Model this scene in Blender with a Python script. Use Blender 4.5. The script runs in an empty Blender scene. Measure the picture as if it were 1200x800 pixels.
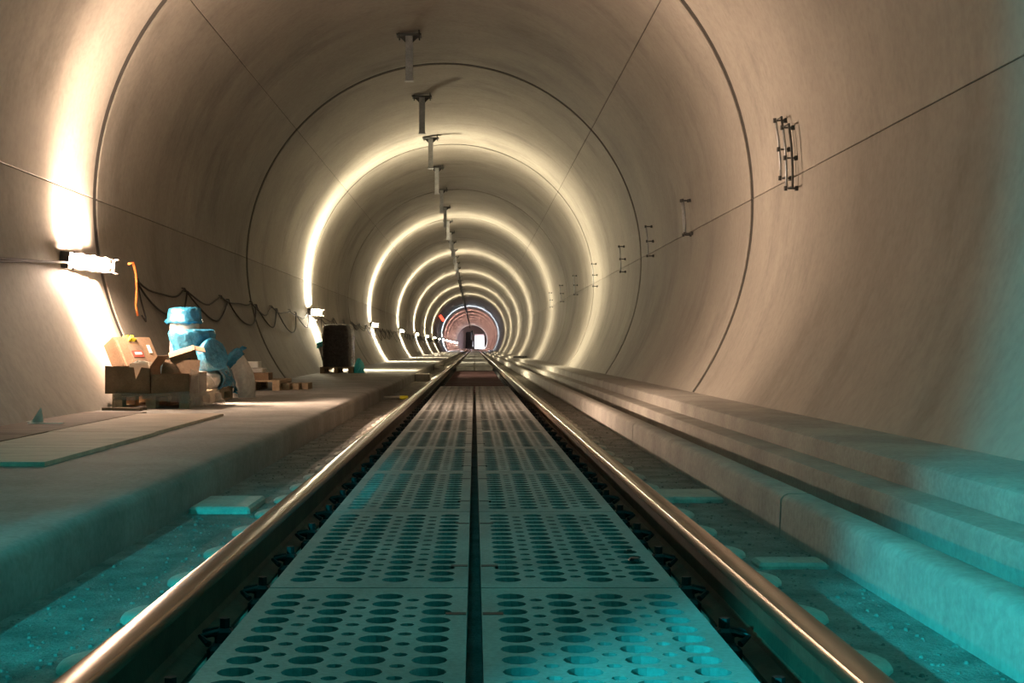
import bpy, math, random
from mathutils import Vector, Matrix, geometry
random.seed(7)
S = bpy.context.scene
C = S.collection

# ---------------------------------------------------------------- camera, world, exposure, teal floodlights and fill
# metres; Y runs down the tunnel, Z = 0 on top of the rails, X = 0 on the track centre line
F = 1540.0
CAMZ = 0.62
cam_d = bpy.data.cameras.new('camera')
cam = bpy.data.objects.new('camera', cam_d)
C.objects.link(cam)
cam.location = (0, 0, CAMZ)
cam.rotation_euler = (math.pi / 2, 0, 0)
cam_d.sensor_width = 36.0
cam_d.lens = F / 1200 * 36.0
cam_d.shift_x = (600 - 556) / 1200.0
cam_d.shift_y = -(400 - 406) / 1200.0
cam_d.clip_start = 0.05
cam_d.clip_end = 1000
S.camera = cam

world = bpy.data.worlds.new('World')
S.world = world
world.use_nodes = True
world.node_tree.nodes['Background'].inputs[0].default_value = (0.02, 0.03, 0.035, 1)
world.node_tree.nodes['Background'].inputs[1].default_value = 0.05

vs = S.view_settings
vs.view_transform = 'Standard'
vs.look = 'None'
vs.exposure = 1.7
vs.gamma = 1.0
vs.use_curve_mapping = False
try:
    S.cycles.max_bounces = 8
    S.cycles.diffuse_bounces = 5
    S.cycles.sample_clamp_indirect = 6.0
    S.cycles.use_denoising = True
except Exception:
    pass

LAMP_L = 150.0        # radiance of the wall lamps' diffusers
FAN_W = 420.0         # watts thrown sideways by each lamp's reflector
TEAL = (0.01, 0.58, 0.66)


def spot(name, loc, target, energy, half, blend, size, col=TEAL):
    d = bpy.data.lights.new(name, 'SPOT')
    d.energy = energy
    d.color = col
    d.spot_size = 2 * math.radians(half)
    d.spot_blend = blend
    d.shadow_soft_size = size
    o = bpy.data.objects.new(name, d)
    C.objects.link(o)
    o.location = loc
    o.rotation_euler = (Vector(target) - Vector(loc)).to_track_quat('-Z', 'Y').to_euler()
    return o


# teal floodlights from behind the camera, plus an added overhead fill
a = math.radians(60 - 80)
spot('floodlight_right', (-2.5, -1.75, 1.75), (-2.5 + math.cos(a), -1.75 + math.sin(a), 1.72), 1350, 80.5, 0.06, 0.04)
spot('teal_fill_overhead', (-0.4, 3.6, 5.3), (-0.7, 5.2, 0.0), 32, 62, 1.0, 0.30)  # unseen lamp added under the crown for soft teal light on the panels
spot('floodlight_walkway', (-2.1, -2.6, 1.5), (-1.02, 5.2, -0.2), 900, 4.4, 0.45, 0.03)

# ---------------------------------------------------------------- materials
MATS = {}


def newmat(name):
    m = bpy.data.materials.new(name)
    m.use_nodes = True
    nt = m.node_tree
    b = nt.nodes['Principled BSDF']
    MATS[name] = m
    return m, nt, b


def N(nt, t, **kw):
    n = nt.nodes.new(t)
    for k, v in kw.items():
        setattr(n, k, v)
    return n


def math_node(nt, op, a, b=None):
    n = N(nt, 'ShaderNodeMath', operation=op)
    for i, v in enumerate((a, b)):
        if v is None:
            continue
        if isinstance(v, (int, float)):
            n.inputs[i].default_value = v
        else:
            nt.links.new(v, n.inputs[i])
    return n.outputs[0]


def noise(nt, vec, scale, detail=4, rough=0.55):
    n = N(nt, 'ShaderNodeTexNoise')
    n.inputs['Scale'].default_value = scale
    n.inputs['Detail'].default_value = detail
    n.inputs['Roughness'].default_value = rough
    if vec is not None:
        nt.links.new(vec, n.inputs['Vector'])
    return n.outputs['Fac']


def ramp(nt, fac, stops):
    r = N(nt, 'ShaderNodeValToRGB')
    e = r.color_ramp.elements
    while len(e) < len(stops):
        e.new(0.5)
    for el, (p, c) in zip(e, stops):
        el.position = p
        el.color = (c[0], c[1], c[2], 1) if not isinstance(c, (int, float)) else (c, c, c, 1)
    nt.links.new(fac, r.inputs[0])
    return r.outputs['Color']


def mixmul(nt, a, b, fac=1.0):
    n = N(nt, 'ShaderNodeMixRGB', blend_type='MULTIPLY')
    n.inputs[0].default_value = fac
    nt.links.new(a, n.inputs[1])
    nt.links.new(b, n.inputs[2])
    return n.outputs[0]


def bump(nt, b, h, strength, dist):
    n = N(nt, 'ShaderNodeBump')
    n.inputs['Strength'].default_value = strength
    n.inputs['Distance'].default_value = dist
    nt.links.new(h, n.inputs['Height'])
    nt.links.new(n.outputs[0], b.inputs['Normal'])


def setin(b, **kw):
    for k, v in kw.items():
        k = k.replace('_', ' ')
        if k in b.inputs:
            b.inputs[k].default_value = v


def lining_mat(name, c0, c1):
    m, nt, b = newmat(name)
    geo = N(nt, 'ShaderNodeNewGeometry')
    sx = N(nt, 'ShaderNodeSeparateXYZ')
    nt.links.new(geo.outputs['Position'], sx.inputs[0])
    ang = math_node(nt, 'ARCTAN2', math_node(nt, 'ADD', sx.outputs[0], 0.58), math_node(nt, 'SUBTRACT', sx.outputs[2], 2.25))
    cb = N(nt, 'ShaderNodeCombineXYZ')
    nt.links.new(math_node(nt, 'MULTIPLY', ang, 0.9), cb.inputs[0])
    nt.links.new(math_node(nt, 'MULTIPLY', sx.outputs[1], 2.2), cb.inputs[1])
    streak = noise(nt, cb.outputs[0], 1.6, 5, 0.6)
    cloud = noise(nt, geo.outputs['Position'], 0.55, 5, 0.55)
    fine = noise(nt, geo.outputs['Position'], 14, 4, 0.6)
    base = ramp(nt, cloud, [(0.3, c0), (0.7, c1)])
    s = ramp(nt, streak, [(0.25, 0.82), (0.5, 1.0), (0.85, 1.05)])
    f = ramp(nt, fine, [(0.3, 0.88), (0.6, 1.02)])
    cs = N(nt, 'ShaderNodeCombineXYZ')
    nt.links.new(math_node(nt, 'MULTIPLY', ang, 1.5), cs.inputs[0])
    nt.links.new(math_node(nt, 'MULTIPLY', sx.outputs[1], 0.8), cs.inputs[1])
    stain = noise(nt, cs.outputs[0], 0.8, 7, 0.68)
    st = ramp(nt, stain, [(0.52, 1.0), (0.60, 0.8), (0.70, 0.55)])
    col = mixmul(nt, mixmul(nt, mixmul(nt, base, s, 0.45), f), st, 0.8)
    nt.links.new(col, b.inputs['Base Color'])
    setin(b, Roughness=0.72)
    h = math_node(nt, 'ADD', math_node(nt, 'MULTIPLY', streak, 1.0), math_node(nt, 'MULTIPLY', fine, 0.35))
    bump(nt, b, h, 0.15, 0.02)
    return m


def rough_mat(name, c0, c1, scale=3.0, fine=40, rough=0.85, bs=0.35, bd=0.01, spec=0.3, metal=0.0, stretch=None, contrast=(0.35, 0.68)):
    m, nt, b = newmat(name)
    tc = N(nt, 'ShaderNodeNewGeometry')
    vec = tc.outputs['Position']
    if stretch:
        mp = N(nt, 'ShaderNodeMapping')
        mp.inputs['Scale'].default_value = stretch
        nt.links.new(vec, mp.inputs['Vector'])
        vec = mp.outputs[0]
    n1 = noise(nt, vec, scale, 5, 0.6)
    n2 = noise(nt, vec, fine, 4, 0.6)
    base = ramp(nt, n1, [(contrast[0], c0), (contrast[1], c1)])
    f = ramp(nt, n2, [(0.3, 0.8), (0.65, 1.05)])
    nt.links.new(mixmul(nt, base, f), b.inputs['Base Color'])
    setin(b, Roughness=rough, Metallic=metal)
    b.inputs['Specular IOR Level'].default_value = spec
    bump(nt, b, n2, bs, bd)
    return m


def flat_mat(name, c, rough=0.6, metal=0.0, spec=0.4, bs=0.0):
    m, nt, b = newmat(name)
    geo = N(nt, 'ShaderNodeNewGeometry')
    n1 = noise(nt, geo.outputs['Position'], 9, 3)
    lo = tuple(x * 0.85 for x in c)
    nt.links.new(ramp(nt, n1, [(0.3, lo), (0.7, c)]), b.inputs['Base Color'])
    setin(b, Roughness=rough, Metallic=metal)
    b.inputs['Specular IOR Level'].default_value = spec
    if bs:
        bump(nt, b, noise(nt, geo.outputs['Position'], 16, 5, 0.65), bs, 0.02)
    return m


def emit_mat(name, c, strength):
    m, nt, b = newmat(name)
    setin(b, Roughness=0.4)
    b.inputs['Base Color'].default_value = (0.8, 0.8, 0.78, 1)
    b.inputs['Emission Color'].default_value = (c[0], c[1], c[2], 1)
    b.inputs['Emission Strength'].default_value = strength
    return m


def film_mat(name, c, clear, glow=0.0):
    m, nt, b = newmat(name)
    geo = N(nt, 'ShaderNodeNewGeometry')
    nz = noise(nt, geo.outputs['Position'], 13, 5, 0.65)
    b.inputs['Base Color'].default_value = (c[0], c[1], c[2], 1)
    setin(b, Roughness=0.22)
    b.inputs['Specular IOR Level'].default_value = 0.6
    nt.links.new(ramp(nt, nz, [(0.3, tuple(x * 0.55 for x in c)), (0.62, c)]), b.inputs['Base Color'])
    bump(nt, b, nz, 0.9, 0.03)
    if glow > 0:
        tl = N(nt, 'ShaderNodeBsdfTranslucent')
        tl.inputs[0].default_value = (min(1, c[0] * 1.3), min(1, c[1] * 1.3), min(1, c[2] * 1.3), 1)
        mx = N(nt, 'ShaderNodeMixShader')
        mx.inputs[0].default_value = glow
        nt.links.new(b.outputs[0], mx.inputs[1])
        nt.links.new(tl.outputs[0], mx.inputs[2])
        nt.links.new(mx.outputs[0], nt.nodes['Material Output'].inputs[0])
    if clear > 0:
        tr = N(nt, 'ShaderNodeBsdfTransparent')
        mx = N(nt, 'ShaderNodeMixShader')
        mx.inputs[0].default_value = clear
        nt.links.new(b.outputs[0], mx.inputs[1])
        nt.links.new(tr.outputs[0], mx.inputs[2])
        nt.links.new(mx.outputs[0], nt.nodes['Material Output'].inputs[0])
    return m


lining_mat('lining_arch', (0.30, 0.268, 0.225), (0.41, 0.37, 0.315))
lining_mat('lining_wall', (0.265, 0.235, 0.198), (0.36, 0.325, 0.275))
flat_mat('joint_filler', (0.065, 0.058, 0.05), 0.95)
rough_mat('slab', (0.19, 0.18, 0.16), (0.38, 0.36, 0.325), 5.0, 80, 0.92, 0.9, 0.02)
rough_mat('walkway_concrete', (0.215, 0.20, 0.18), (0.32, 0.30, 0.27), 1.6, 35, 0.8, 0.3, 0.01)
rough_mat('kerb_concrete', (0.33, 0.305, 0.275), (0.46, 0.43, 0.385), 2.2, 30, 0.8, 0.3, 0.01)
rough_mat('panel_concrete', (0.22, 0.22, 0.205), (0.32, 0.315, 0.295), 2.2, 70, 0.75, 0.25, 0.006)
rough_mat('pit_shade', (0.13, 0.13, 0.122), (0.21, 0.21, 0.198), 5.0, 60, 0.9, 0.4, 0.004)  # hole walls and bottoms coloured darker so the holes read as shaded
rough_mat('bench_concrete', (0.30, 0.275, 0.245), (0.43, 0.40, 0.35), 1.6, 35, 0.8, 0.3, 0.01)
rough_mat('block_concrete', (0.42, 0.38, 0.33), (0.55, 0.5, 0.43), 6.0, 50, 0.8, 0.3, 0.006)
rough_mat('rail_head', (0.30, 0.21, 0.14), (0.42, 0.31, 0.22), 2.0, 30, 0.26, 0.05, 0.002, 0.5, 0.9, (1, 0.15, 1))
rough_mat('rail_web', (0.055, 0.035, 0.022), (0.10, 0.065, 0.04), 6.0, 60, 0.7, 0.3, 0.004)
rough_mat('clip_steel', (0.012, 0.012, 0.013), (0.03, 0.028, 0.027), 8.0, 60, 0.55, 0.2, 0.003, 0.4, 0.3)
rough_mat('galvanised', (0.42, 0.43, 0.44), (0.6, 0.6, 0.6), 6.0, 40, 0.45, 0.05, 0.002, 0.5, 0.6)
rough_mat('dark_steel', (0.06, 0.06, 0.058), (0.12, 0.115, 0.105), 8.0, 50, 0.6, 0.1, 0.003, 0.4, 0.2)
rough_mat('cardboard', (0.20, 0.125, 0.075), (0.27, 0.175, 0.105), 5.0, 60, 0.85, 0.15, 0.003)
rough_mat('wood', (0.30, 0.21, 0.13), (0.46, 0.34, 0.22), 4.0, 40, 0.85, 0.3, 0.004, 0.2, 0.0, (3, 0.5, 3))
rough_mat('plywood', (0.52, 0.41, 0.31), (0.70, 0.58, 0.46), 2.0, 30, 0.8, 0.2, 0.004, 0.2, 0.0, (1, 5, 1))
rough_mat('plywood_brown', (0.16, 0.11, 0.075), (0.25, 0.18, 0.125), 2.0, 30, 0.85, 0.2, 0.004, 0.2, 0.0, (1, 5, 1))
rough_mat('pipe_grey', (0.44, 0.41, 0.37), (0.56, 0.52, 0.47), 5.0, 30, 0.5, 0.1, 0.003)
rough_mat('stone', (0.15, 0.14, 0.125), (0.30, 0.285, 0.26), 9.0, 60, 0.9, 0.3, 0.004)
flat_mat('lamp_housing', (0.06, 0.05, 0.042), 0.5)
flat_mat('cable_black', (0.035, 0.028, 0.024), 0.6)
flat_mat('cable_orange', (0.75, 0.20, 0.05), 0.5)
flat_mat('paper_white', (0.75, 0.72, 0.66), 0.8)
flat_mat('yellow', (0.85, 0.75, 0.03), 0.6)
flat_mat('red_print', (0.28, 0.06, 0.04), 0.6)
flat_mat('white_paint', (0.8, 0.81, 0.82), 0.4)
flat_mat('pink_plaster', (0.5, 0.36, 0.35), 0.8)
flat_mat('machine_black', (0.02, 0.018, 0.02), 0.6)
film_mat('film_blue', (0.03, 0.21, 0.36), 0.0)
film_mat('film_teal', (0.16, 0.66, 0.70), 0.0, 0.55)
film_mat('film_black', (0.062, 0.046, 0.042), 0.0)
film_mat('film_clear', (0.6, 0.56, 0.5), 0.74)
film_mat('bag_white', (0.62, 0.72, 0.78), 0.0, 0.3)


# ---------------------------------------------------------------- mesh helpers
class MB:
    def __init__(self):
        self.v, self.f, self.mi = [], [], []

    def add(self, vs, fs, mi=0):
        o = len(self.v)
        self.v += [tuple(p) for p in vs]
        self.f += [tuple(i + o for i in f) for f in fs]
        self.mi += [mi] * len(fs)
        return self

    def box(self, c, s, M=None, ch=0.0, mi=0):
        hx, hy, hz = s[0] / 2, s[1] / 2, s[2] / 2
        if ch <= 0:
            vs = [Vector((sx * hx, sy * hy, sz * hz)) for sz in (-1, 1) for sy in (-1, 1) for sx in (-1, 1)]
            fs = [(0, 2, 3, 1), (4, 5, 7, 6), (0, 1, 5, 4), (2, 6, 7, 3), (0, 4, 6, 2), (1, 3, 7, 5)]
        else:
            # chamfered on top: lower ring, shoulder ring, top ring
            ch = min(ch, hx * 0.9, hy * 0.9, hz * 1.9)
            def ring(ax, ay, z, k):
                return [Vector(p + (z,)) for p in ((-ax + k, -ay), (ax - k, -ay), (ax, -ay + k), (ax, ay - k), (ax - k, ay), (-ax + k, ay), (-ax, ay - k), (-ax, -ay + k))]
            vs = ring(hx, hy, -hz, ch) + ring(hx, hy, hz - ch, ch) + ring(hx - ch, hy - ch, hz, ch * 0.5)
            fs = [tuple(reversed(range(8))), tuple(range(16, 24))]
            for r in (0, 8):
                for i in range(8):
                    j = (i + 1) % 8
                    fs.append((r + i, r + j, r + 8 + j, r + 8 + i))
        if M is not None:
            vs = [M @ p for p in vs]
        c = Vector(c)
        return self.add([p + c for p in vs], fs, mi)

    def cyl(self, p0, p1, r0, r1=None, seg=16, caps=True, mi=0):
        r1 = r0 if r1 is None else r1
        p0, p1 = Vector(p0), Vector(p1)
        d = (p1 - p0).normalized()
        u = d.orthogonal().normalized()
        w = d.cross(u)
        vs = []
        for p, r in ((p0, r0), (p1, r1)):
            for i in range(seg):
                t = 2 * math.pi * i / seg
                vs.append(p + (u * math.cos(t) + w * math.sin(t)) * r)
        fs = [(i, (i + 1) % seg, seg + (i + 1) % seg, seg + i) for i in range(seg)]
        if caps:
            fs += [tuple(reversed(range(seg))), tuple(range(seg, 2 * seg))]
        return self.add(vs, fs, mi)

    def tube(self, pts, r, seg=8, caps=True, mi=0):
        pts = [Vector(p) for p in pts]
        rs = r if isinstance(r, (list, tuple)) else [r] * len(pts)
        vs = []
        up = None
        for i, p in enumerate(pts):
            d = (pts[min(i + 1, len(pts) - 1)] - pts[max(i - 1, 0)]).normalized()
            if up is None:
                up = d.orthogonal().normalized()
            up = (up - d * up.dot(d))
            up = up.normalized() if up.length > 1e-6 else d.orthogonal().normalized()
            w = d.cross(up)
            for k in range(seg):
                t = 2 * math.pi * k / seg
                vs.append(p + (up * math.cos(t) + w * math.sin(t)) * rs[i])
        fs = []
        for i in range(len(pts) - 1):
            for k in range(seg):
                j = (k + 1) % seg
                fs.append((i * seg + k, i * seg + j, (i + 1) * seg + j, (i + 1) * seg + k))
        if caps:
            n = (len(pts) - 1) * seg
            fs += [tuple(reversed(range(seg))), tuple(range(n, n + seg))]
        return self.add(vs, fs, mi)

    def lathe(self, prof, c=(0, 0, 0), seg=24, M=None, jitter=0.0, mi=0):
        c = Vector(c)
        vs = []
        for (r, z) in prof:
            for k in range(seg):
                t = 2 * math.pi * k / seg
                rr = r * (1 + random.uniform(0, 2 * jitter)) if r > 1e-5 else 0.0
                p = Vector((rr * math.cos(t), rr * math.sin(t), z + random.uniform(-jitter, jitter) * 0.12))
                if M is not None:
                    p = M @ p
                vs.append(p + c)
        fs = []
        for i in range(len(prof) - 1):
            for k in range(seg):
                j = (k + 1) % seg
                fs.append((i * seg + k, i * seg + j, (i + 1) * seg + j, (i + 1) * seg + k))
        return self.add(vs, fs, mi)

    def prism_y(self, prof, y0, y1, mi=0, caps=True):
        n = len(prof)
        vs = [(x, y0, z) for x, z in prof] + [(x, y1, z) for x, z in prof]
        fs = [(i, n + i, n + (i + 1) % n, (i + 1) % n) for i in range(n)]
        if caps:
            fs += [tuple(range(n)), tuple(reversed(range(n, 2 * n)))]
        return self.add(vs, fs, mi)

    def mesh(self, name, mats, smooth=False, angle=None):
        me = bpy.data.meshes.new(name)
        me.from_pydata(self.v, [], self.f)
        for m in (mats if isinstance(mats, (list, tuple)) else [mats]):
            me.materials.append(MATS[m])
        for p, i in zip(me.polygons, self.mi):
            p.material_index = i
        me.update()
        if smooth:
            me.polygons.foreach_set('use_smooth', [True] * len(me.polygons))
            if angle:
                me.set_sharp_from_angle(angle=math.radians(angle))
        return me

    def build(self, name, mats, parent=None, smooth=False, angle=None, loc=(0, 0, 0)):
        return link(name, self.mesh(name, mats, smooth, angle), parent, loc)


def link(name, me, parent=None, loc=(0, 0, 0), rot=(0, 0, 0)):
    o = bpy.data.objects.new(name, me)
    C.objects.link(o)
    o.parent = parent
    o.location = loc
    o.rotation_euler = rot
    return o


def tag(o, label=None, cat=None, group=None, kind=None):
    for k, v in (('label', label), ('category', cat), ('group', group), ('kind', kind)):
        if v:
            o[k] = v
    return o


def thing(name, label, cat, loc=(0, 0, 0), rot=(0, 0, 0), group=None):
    return tag(link(name, None, None, loc, rot), label, cat, group)


def copy_tree(o, parent=None):
    c = o.copy()
    C.objects.link(c)
    c.parent = parent
    for ch in list(o.children):
        copy_tree(ch, c)
    return c


ORD = ['nearest', 'second', 'third', 'fourth', 'fifth', 'sixth', 'seventh', 'eighth', 'ninth', 'tenth', 'eleventh', 'twelfth',
       'thirteenth', 'fourteenth', 'fifteenth', 'sixteenth', 'seventeenth', 'eighteenth']

# ---------------------------------------------------------------- tunnel lining
AX, AZ, R = -0.58, 2.25, 3.75
Y0, Y1 = -35.0, 335.0
BLK = 10.0
YEND = 335.0


def arc_pt(deg, r):
    t = math.radians(deg)
    return AX + r * math.cos(t), AZ + r * math.sin(t)


def wall_x(z, side=-1, r=R):
    return AX + side * math.sqrt(r * r - (z - AZ) ** 2)


def lining_panel(a0, a1, name, mat, seg):
    """one formwork panel of a 10 m block: smooth inner face, chamfered and returned edges"""
    mb = MB()
    g = 0.085         # half the ring joint
    ga = math.degrees(0.004 / R)
    ch = 0.006
    cha = math.degrees(ch / R)
    A = [a0 + ga + cha + (a1 - a0 - 2 * ga - 2 * cha) * i / seg for i in range(seg + 1)]
    ya, yb = g + ch, BLK - g - ch
    vs = []
    for y in (ya, yb):
        for t in A:
            x, z = arc_pt(t, R)
            vs.append((x, y, z))
    n = seg + 1
    fs = [(i, i + 1, n + i + 1, n + i) for i in range(seg)]
    mb.add(vs, fs)
    # ring edges: chamfer then return
    for (y, s) in ((ya, -1), (yb, 1)):
        v = []
        for t in A:
            for (rr, yy) in ((R, y), (R + ch, y + s * ch), (R + 0.02, y + s * ch)):
                x, z = arc_pt(t, rr)
                v.append((x, yy, z))
        f = []
        for i in range(seg):
            for k in range(2):
                q = (i * 3 + k, i * 3 + k + 1, (i + 1) * 3 + k + 1, (i + 1) * 3 + k)
                f.append(q if s < 0 else tuple(reversed(q)))
        mb.add(v, f)
    for (t, s) in ((A[0], -1), (A[-1], 1)):
        v = []
        for y in (ya - ch, yb + ch):
            for (rr, da) in ((R, 0), (R + ch * 0.7, s * cha), (R + 0.02, s * cha)):
                x, z = arc_pt(t + da, rr)
                v.append((x, y, z))
        mb.add(v, [(0, 1, 4, 3), (1, 2, 5, 4)])
    me = mb.mesh(name, mat, True, 30)
    return me


def backing(name, a0, a1, label):
    mb = MB()
    seg = max(4, int((a1 - a0) / 3))
    vs = []
    for y in (Y0, Y1):
        for rr in (R + 0.016, R + 0.35):
            for i in range(seg + 1):
                x, z = arc_pt(a0 + (a1 - a0) * i / seg, rr)
                vs.append((x, y, z))
    n = seg + 1
    fs = []
    for i in range(seg):
        fs.append((i, i + 1, 2 * n + i + 1, 2 * n + i))
        fs.append((n + i + 1, n + i, 3 * n + i, 3 * n + i + 1))
    o = mb.add(vs, fs).build(name, 'joint_filler', None, True)
    return tag(o, label, 'wall' if 'wall' in name else 'ceiling', None, 'structure')


wl = backing('wall_left', 138.3, 219.5, 'curved concrete tunnel lining on the left side with the lamps')
wr = backing('wall_right', -38, 41.7, 'curved concrete tunnel lining on the right side above the bench')
ce = backing('ceiling', 41.7, 138.3, 'arched concrete tunnel crown with dark ring joints')
pm = {
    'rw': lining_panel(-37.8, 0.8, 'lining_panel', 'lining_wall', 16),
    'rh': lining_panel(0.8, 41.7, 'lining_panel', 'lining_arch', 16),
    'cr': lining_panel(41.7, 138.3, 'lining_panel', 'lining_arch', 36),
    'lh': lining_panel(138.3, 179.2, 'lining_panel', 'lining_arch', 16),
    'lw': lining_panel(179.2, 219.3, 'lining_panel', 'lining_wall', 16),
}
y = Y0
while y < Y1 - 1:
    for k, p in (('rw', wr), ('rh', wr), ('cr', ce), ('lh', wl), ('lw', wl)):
        link('lining_panel', pm[k], p, (0, y, 0))
    y += BLK

# ---------------------------------------------------------------- floor, walkway, kerb, trench, bench
ZS = -0.20   # track slab
ZW = 0.01    # left walkway
fl = MB().prism_y([(-1.5, ZS - 0.4), (-1.5, ZS), (1.36, ZS), (1.36, ZS - 0.4)], Y0, YEND).build('floor', 'slab')
tag(fl, 'rough concrete track slab beneath the rails', 'floor', None, 'structure')

XE = -1.42
prof = [(-3.9, -0.6), (-3.9, ZW), (XE - 0.30, ZW), (XE - 0.16, ZW - 0.003), (XE - 0.07, ZW - 0.009), (XE - 0.03, ZW - 0.018),
        (XE - 0.01, ZW - 0.034), (XE, ZW - 0.06), (XE + 0.012, -0.45), (XE, -0.6)]
wk = MB().prism_y(prof, Y0, YEND).build('walkway', 'walkway_concrete', None, True, 40)
tag(wk, 'raised dusty concrete walkway along the left wall with a rounded edge', 'walkway', None, 'structure')

# right side: kerb elements, open cable trench, ledge and bench
XB = 1.335
tr = MB().prism_y([(1.36, -0.6), (1.36, -0.33), (1.79, -0.33), (1.79, -0.6)], Y0, YEND).build('trench_floor', 'slab')
tag(tr, 'dark bottom of the open cable trench behind the kerb', 'trench', None, 'structure')
kb = MB().prism_y([(XB + 0.02, -0.6), (XB + 0.02, -0.24), (XB + 0.12, -0.24), (XB + 0.12, -0.6)], Y0, YEND).build('trench_kerb', 'kerb_concrete')
tag(kb, 'concrete kerb of butted elements between right rail and cable trench', 'kerb', None, 'structure')
KL = 5.35
kp = [(XB - 0.012, -0.3), (XB, -0.045), (XB + 0.012, -0.028), (XB + 0.03, -0.02), (1.455, -0.02), (1.47, -0.03), (1.478, -0.05), (1.478, -0.3)]
kmesh = MB().prism_y(kp, 0.014, KL - 0.014).mesh('kerb_element', 'kerb_concrete', True, 35)
k = 0
y = 5.72 - 3 * KL
while y < 150:
    link('kerb_element', kmesh, kb, (0, y, 0))
    y += KL
MB().prism_y(kp, y, YEND).build('kerb_run', 'kerb_concrete', kb, True, 35)
bp = [(1.79, -0.6), (1.785, -0.05), (1.80, -0.025), (1.82, -0.02), (1.975, -0.02), (1.975, 0.06), (1.985, 0.085), (2.01, 0.10), (2.75, 0.10), (2.75, -0.6)]
be = MB().prism_y(bp, Y0, YEND).build('bench', 'bench_concrete', None, True, 35)
tag(be, 'low stepped concrete bench at the foot of the right wall', 'bench', None, 'structure')

# transverse covers cast between rails and kerbs
def cover(loc, size, label):
    o = MB().box((0, 0, size[2] / 2), size, None, 0.012).build('cover_slab', 'block_concrete', None, False, None, loc)
    tag(o, label, 'slab')

cover((-1.25, 6.68, ZS), (0.30, 0.5, 0.035), 'pale cover slab on the track bed beside the walkway edge')
cover((1.13, 7.1, ZS), (0.36, 0.42, 0.03), 'pale cover slab lying between right rail and kerb')
cover((1.18, 4.92, ZS), (0.26, 0.16, 0.022), 'narrow cover strip near the bright kerb on the right')

# ---------------------------------------------------------------- rails
def rail(x, label):
    mb = MB()
    hd = [(-0.036, -0.036), (-0.036, -0.012), (-0.031, -0.004), (-0.020, -0.0005), (0, 0), (0.020, -0.0005), (0.031, -0.004), (0.036, -0.012), (0.036, -0.036), (0.012, -0.048), (-0.012, -0.048)]
    wb = [(-0.012, -0.045), (0.012, -0.045), (0.009, -0.07), (0.009, -0.135), (0.02, -0.150), (0.07, -0.162), (0.07, -0.172), (-0.07, -0.172), (-0.07, -0.162), (-0.02, -0.150), (-0.009, -0.135), (-0.009, -0.07)]
    r = thing('rail', label, 'rail', (x, 0, 0))
    MB().prism_y(hd, 0.6, YEND - 4).build('rail_head', 'rail_head', r, True, 35)
    MB().prism_y(wb, 0.6, YEND - 4).build('rail_web', 'rail_web', r, True, 35)
    return r

G = 0.7535
rail(-G, 'steel running rail on the walkway side with worn shiny head')
rail(G, 'steel running rail on the kerb side with worn shiny head')

# sleeper blocks with fastenings
def block_mesh():
    mb = MB()
    pts = []
    # plan outline, rounded outer end
    x0, x1, hw, rr = -0.27, 0.31, 0.14, 0.13
    pl = [(x0, -hw), (x1 - rr, -hw)]
    for i in range(1, 8):
        t = -math.pi / 2 + math.pi * i / 8
        pl.append((x1 - rr + rr * math.cos(t), hw * math.sin(t)))
    pl += [(x1 - rr, hw), (x0, hw)]
    n = len(pl)
    c = (0.02, 0)
    def ring(s, z):
        return [(c[0] + (px - c[0]) * s, py * s, z) for px, py in pl]
    vs = ring(1, -0.06) + ring(1, 0.006) + ring(0.96, 0.018) + ring(0.88, 0.025)
    fs = [tuple(range(3 * n, 4 * n))]
    for q in range(3):
        for i in range(n):
            j = (i + 1) % n
            fs.append((q * n + i, q * n + j, (q + 1) * n + j, (q + 1) * n + i))
    mb.add(vs, fs)
    return mb.mesh('sleeper_block', 'block_concrete', True, 40)

bm_ = block_mesh()
cl = MB()
cl.box((0, 0, 0.02), (0.07, 0.13, 0.04), None, 0.01)
cl.box((0.0, 0, 0.055), (0.045, 0.05, 0.04), None, 0.008)
cl.tube([(-0.03, -0.055, 0.045), (-0.055, -0.03, 0.058), (-0.02, -0.02, 0.066), (0.01, 0, 0.07), (-0.02, 0.02, 0.066), (-0.055, 0.03, 0.058), (-0.03, 0.055, 0.045)], 0.009, 6)
cl.cyl((0, 0, 0.06), (0, 0, 0.10), 0.014, None, 6)
clm = cl.mesh('rail_clip', 'clip_steel')
for side, nm in ((-1, 'left'), (1, 'right')):
    y = 1.56
    while y < 44:
        b = link('sleeper_block', bm_, None, (side * G, y, ZS + 0.003), (0, 0, 0 if side > 0 else math.pi))
        tag(b, 'round-ended concrete sleeper block carrying the %s rail' % nm, 'sleeper', 'sleeper blocks under the %s rail' % nm)
        link('rail_clip', clm, b, (0.10, 0, 0.024))
        link('rail_clip', clm, b, (-0.115, 0, 0.024), (0, 0, math.pi))
        y += 0.6

# ---------------------------------------------------------------- perforated track panels
PL, PW, PT = 1.637, 0.535, 0.11
ZP = -0.03

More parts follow.
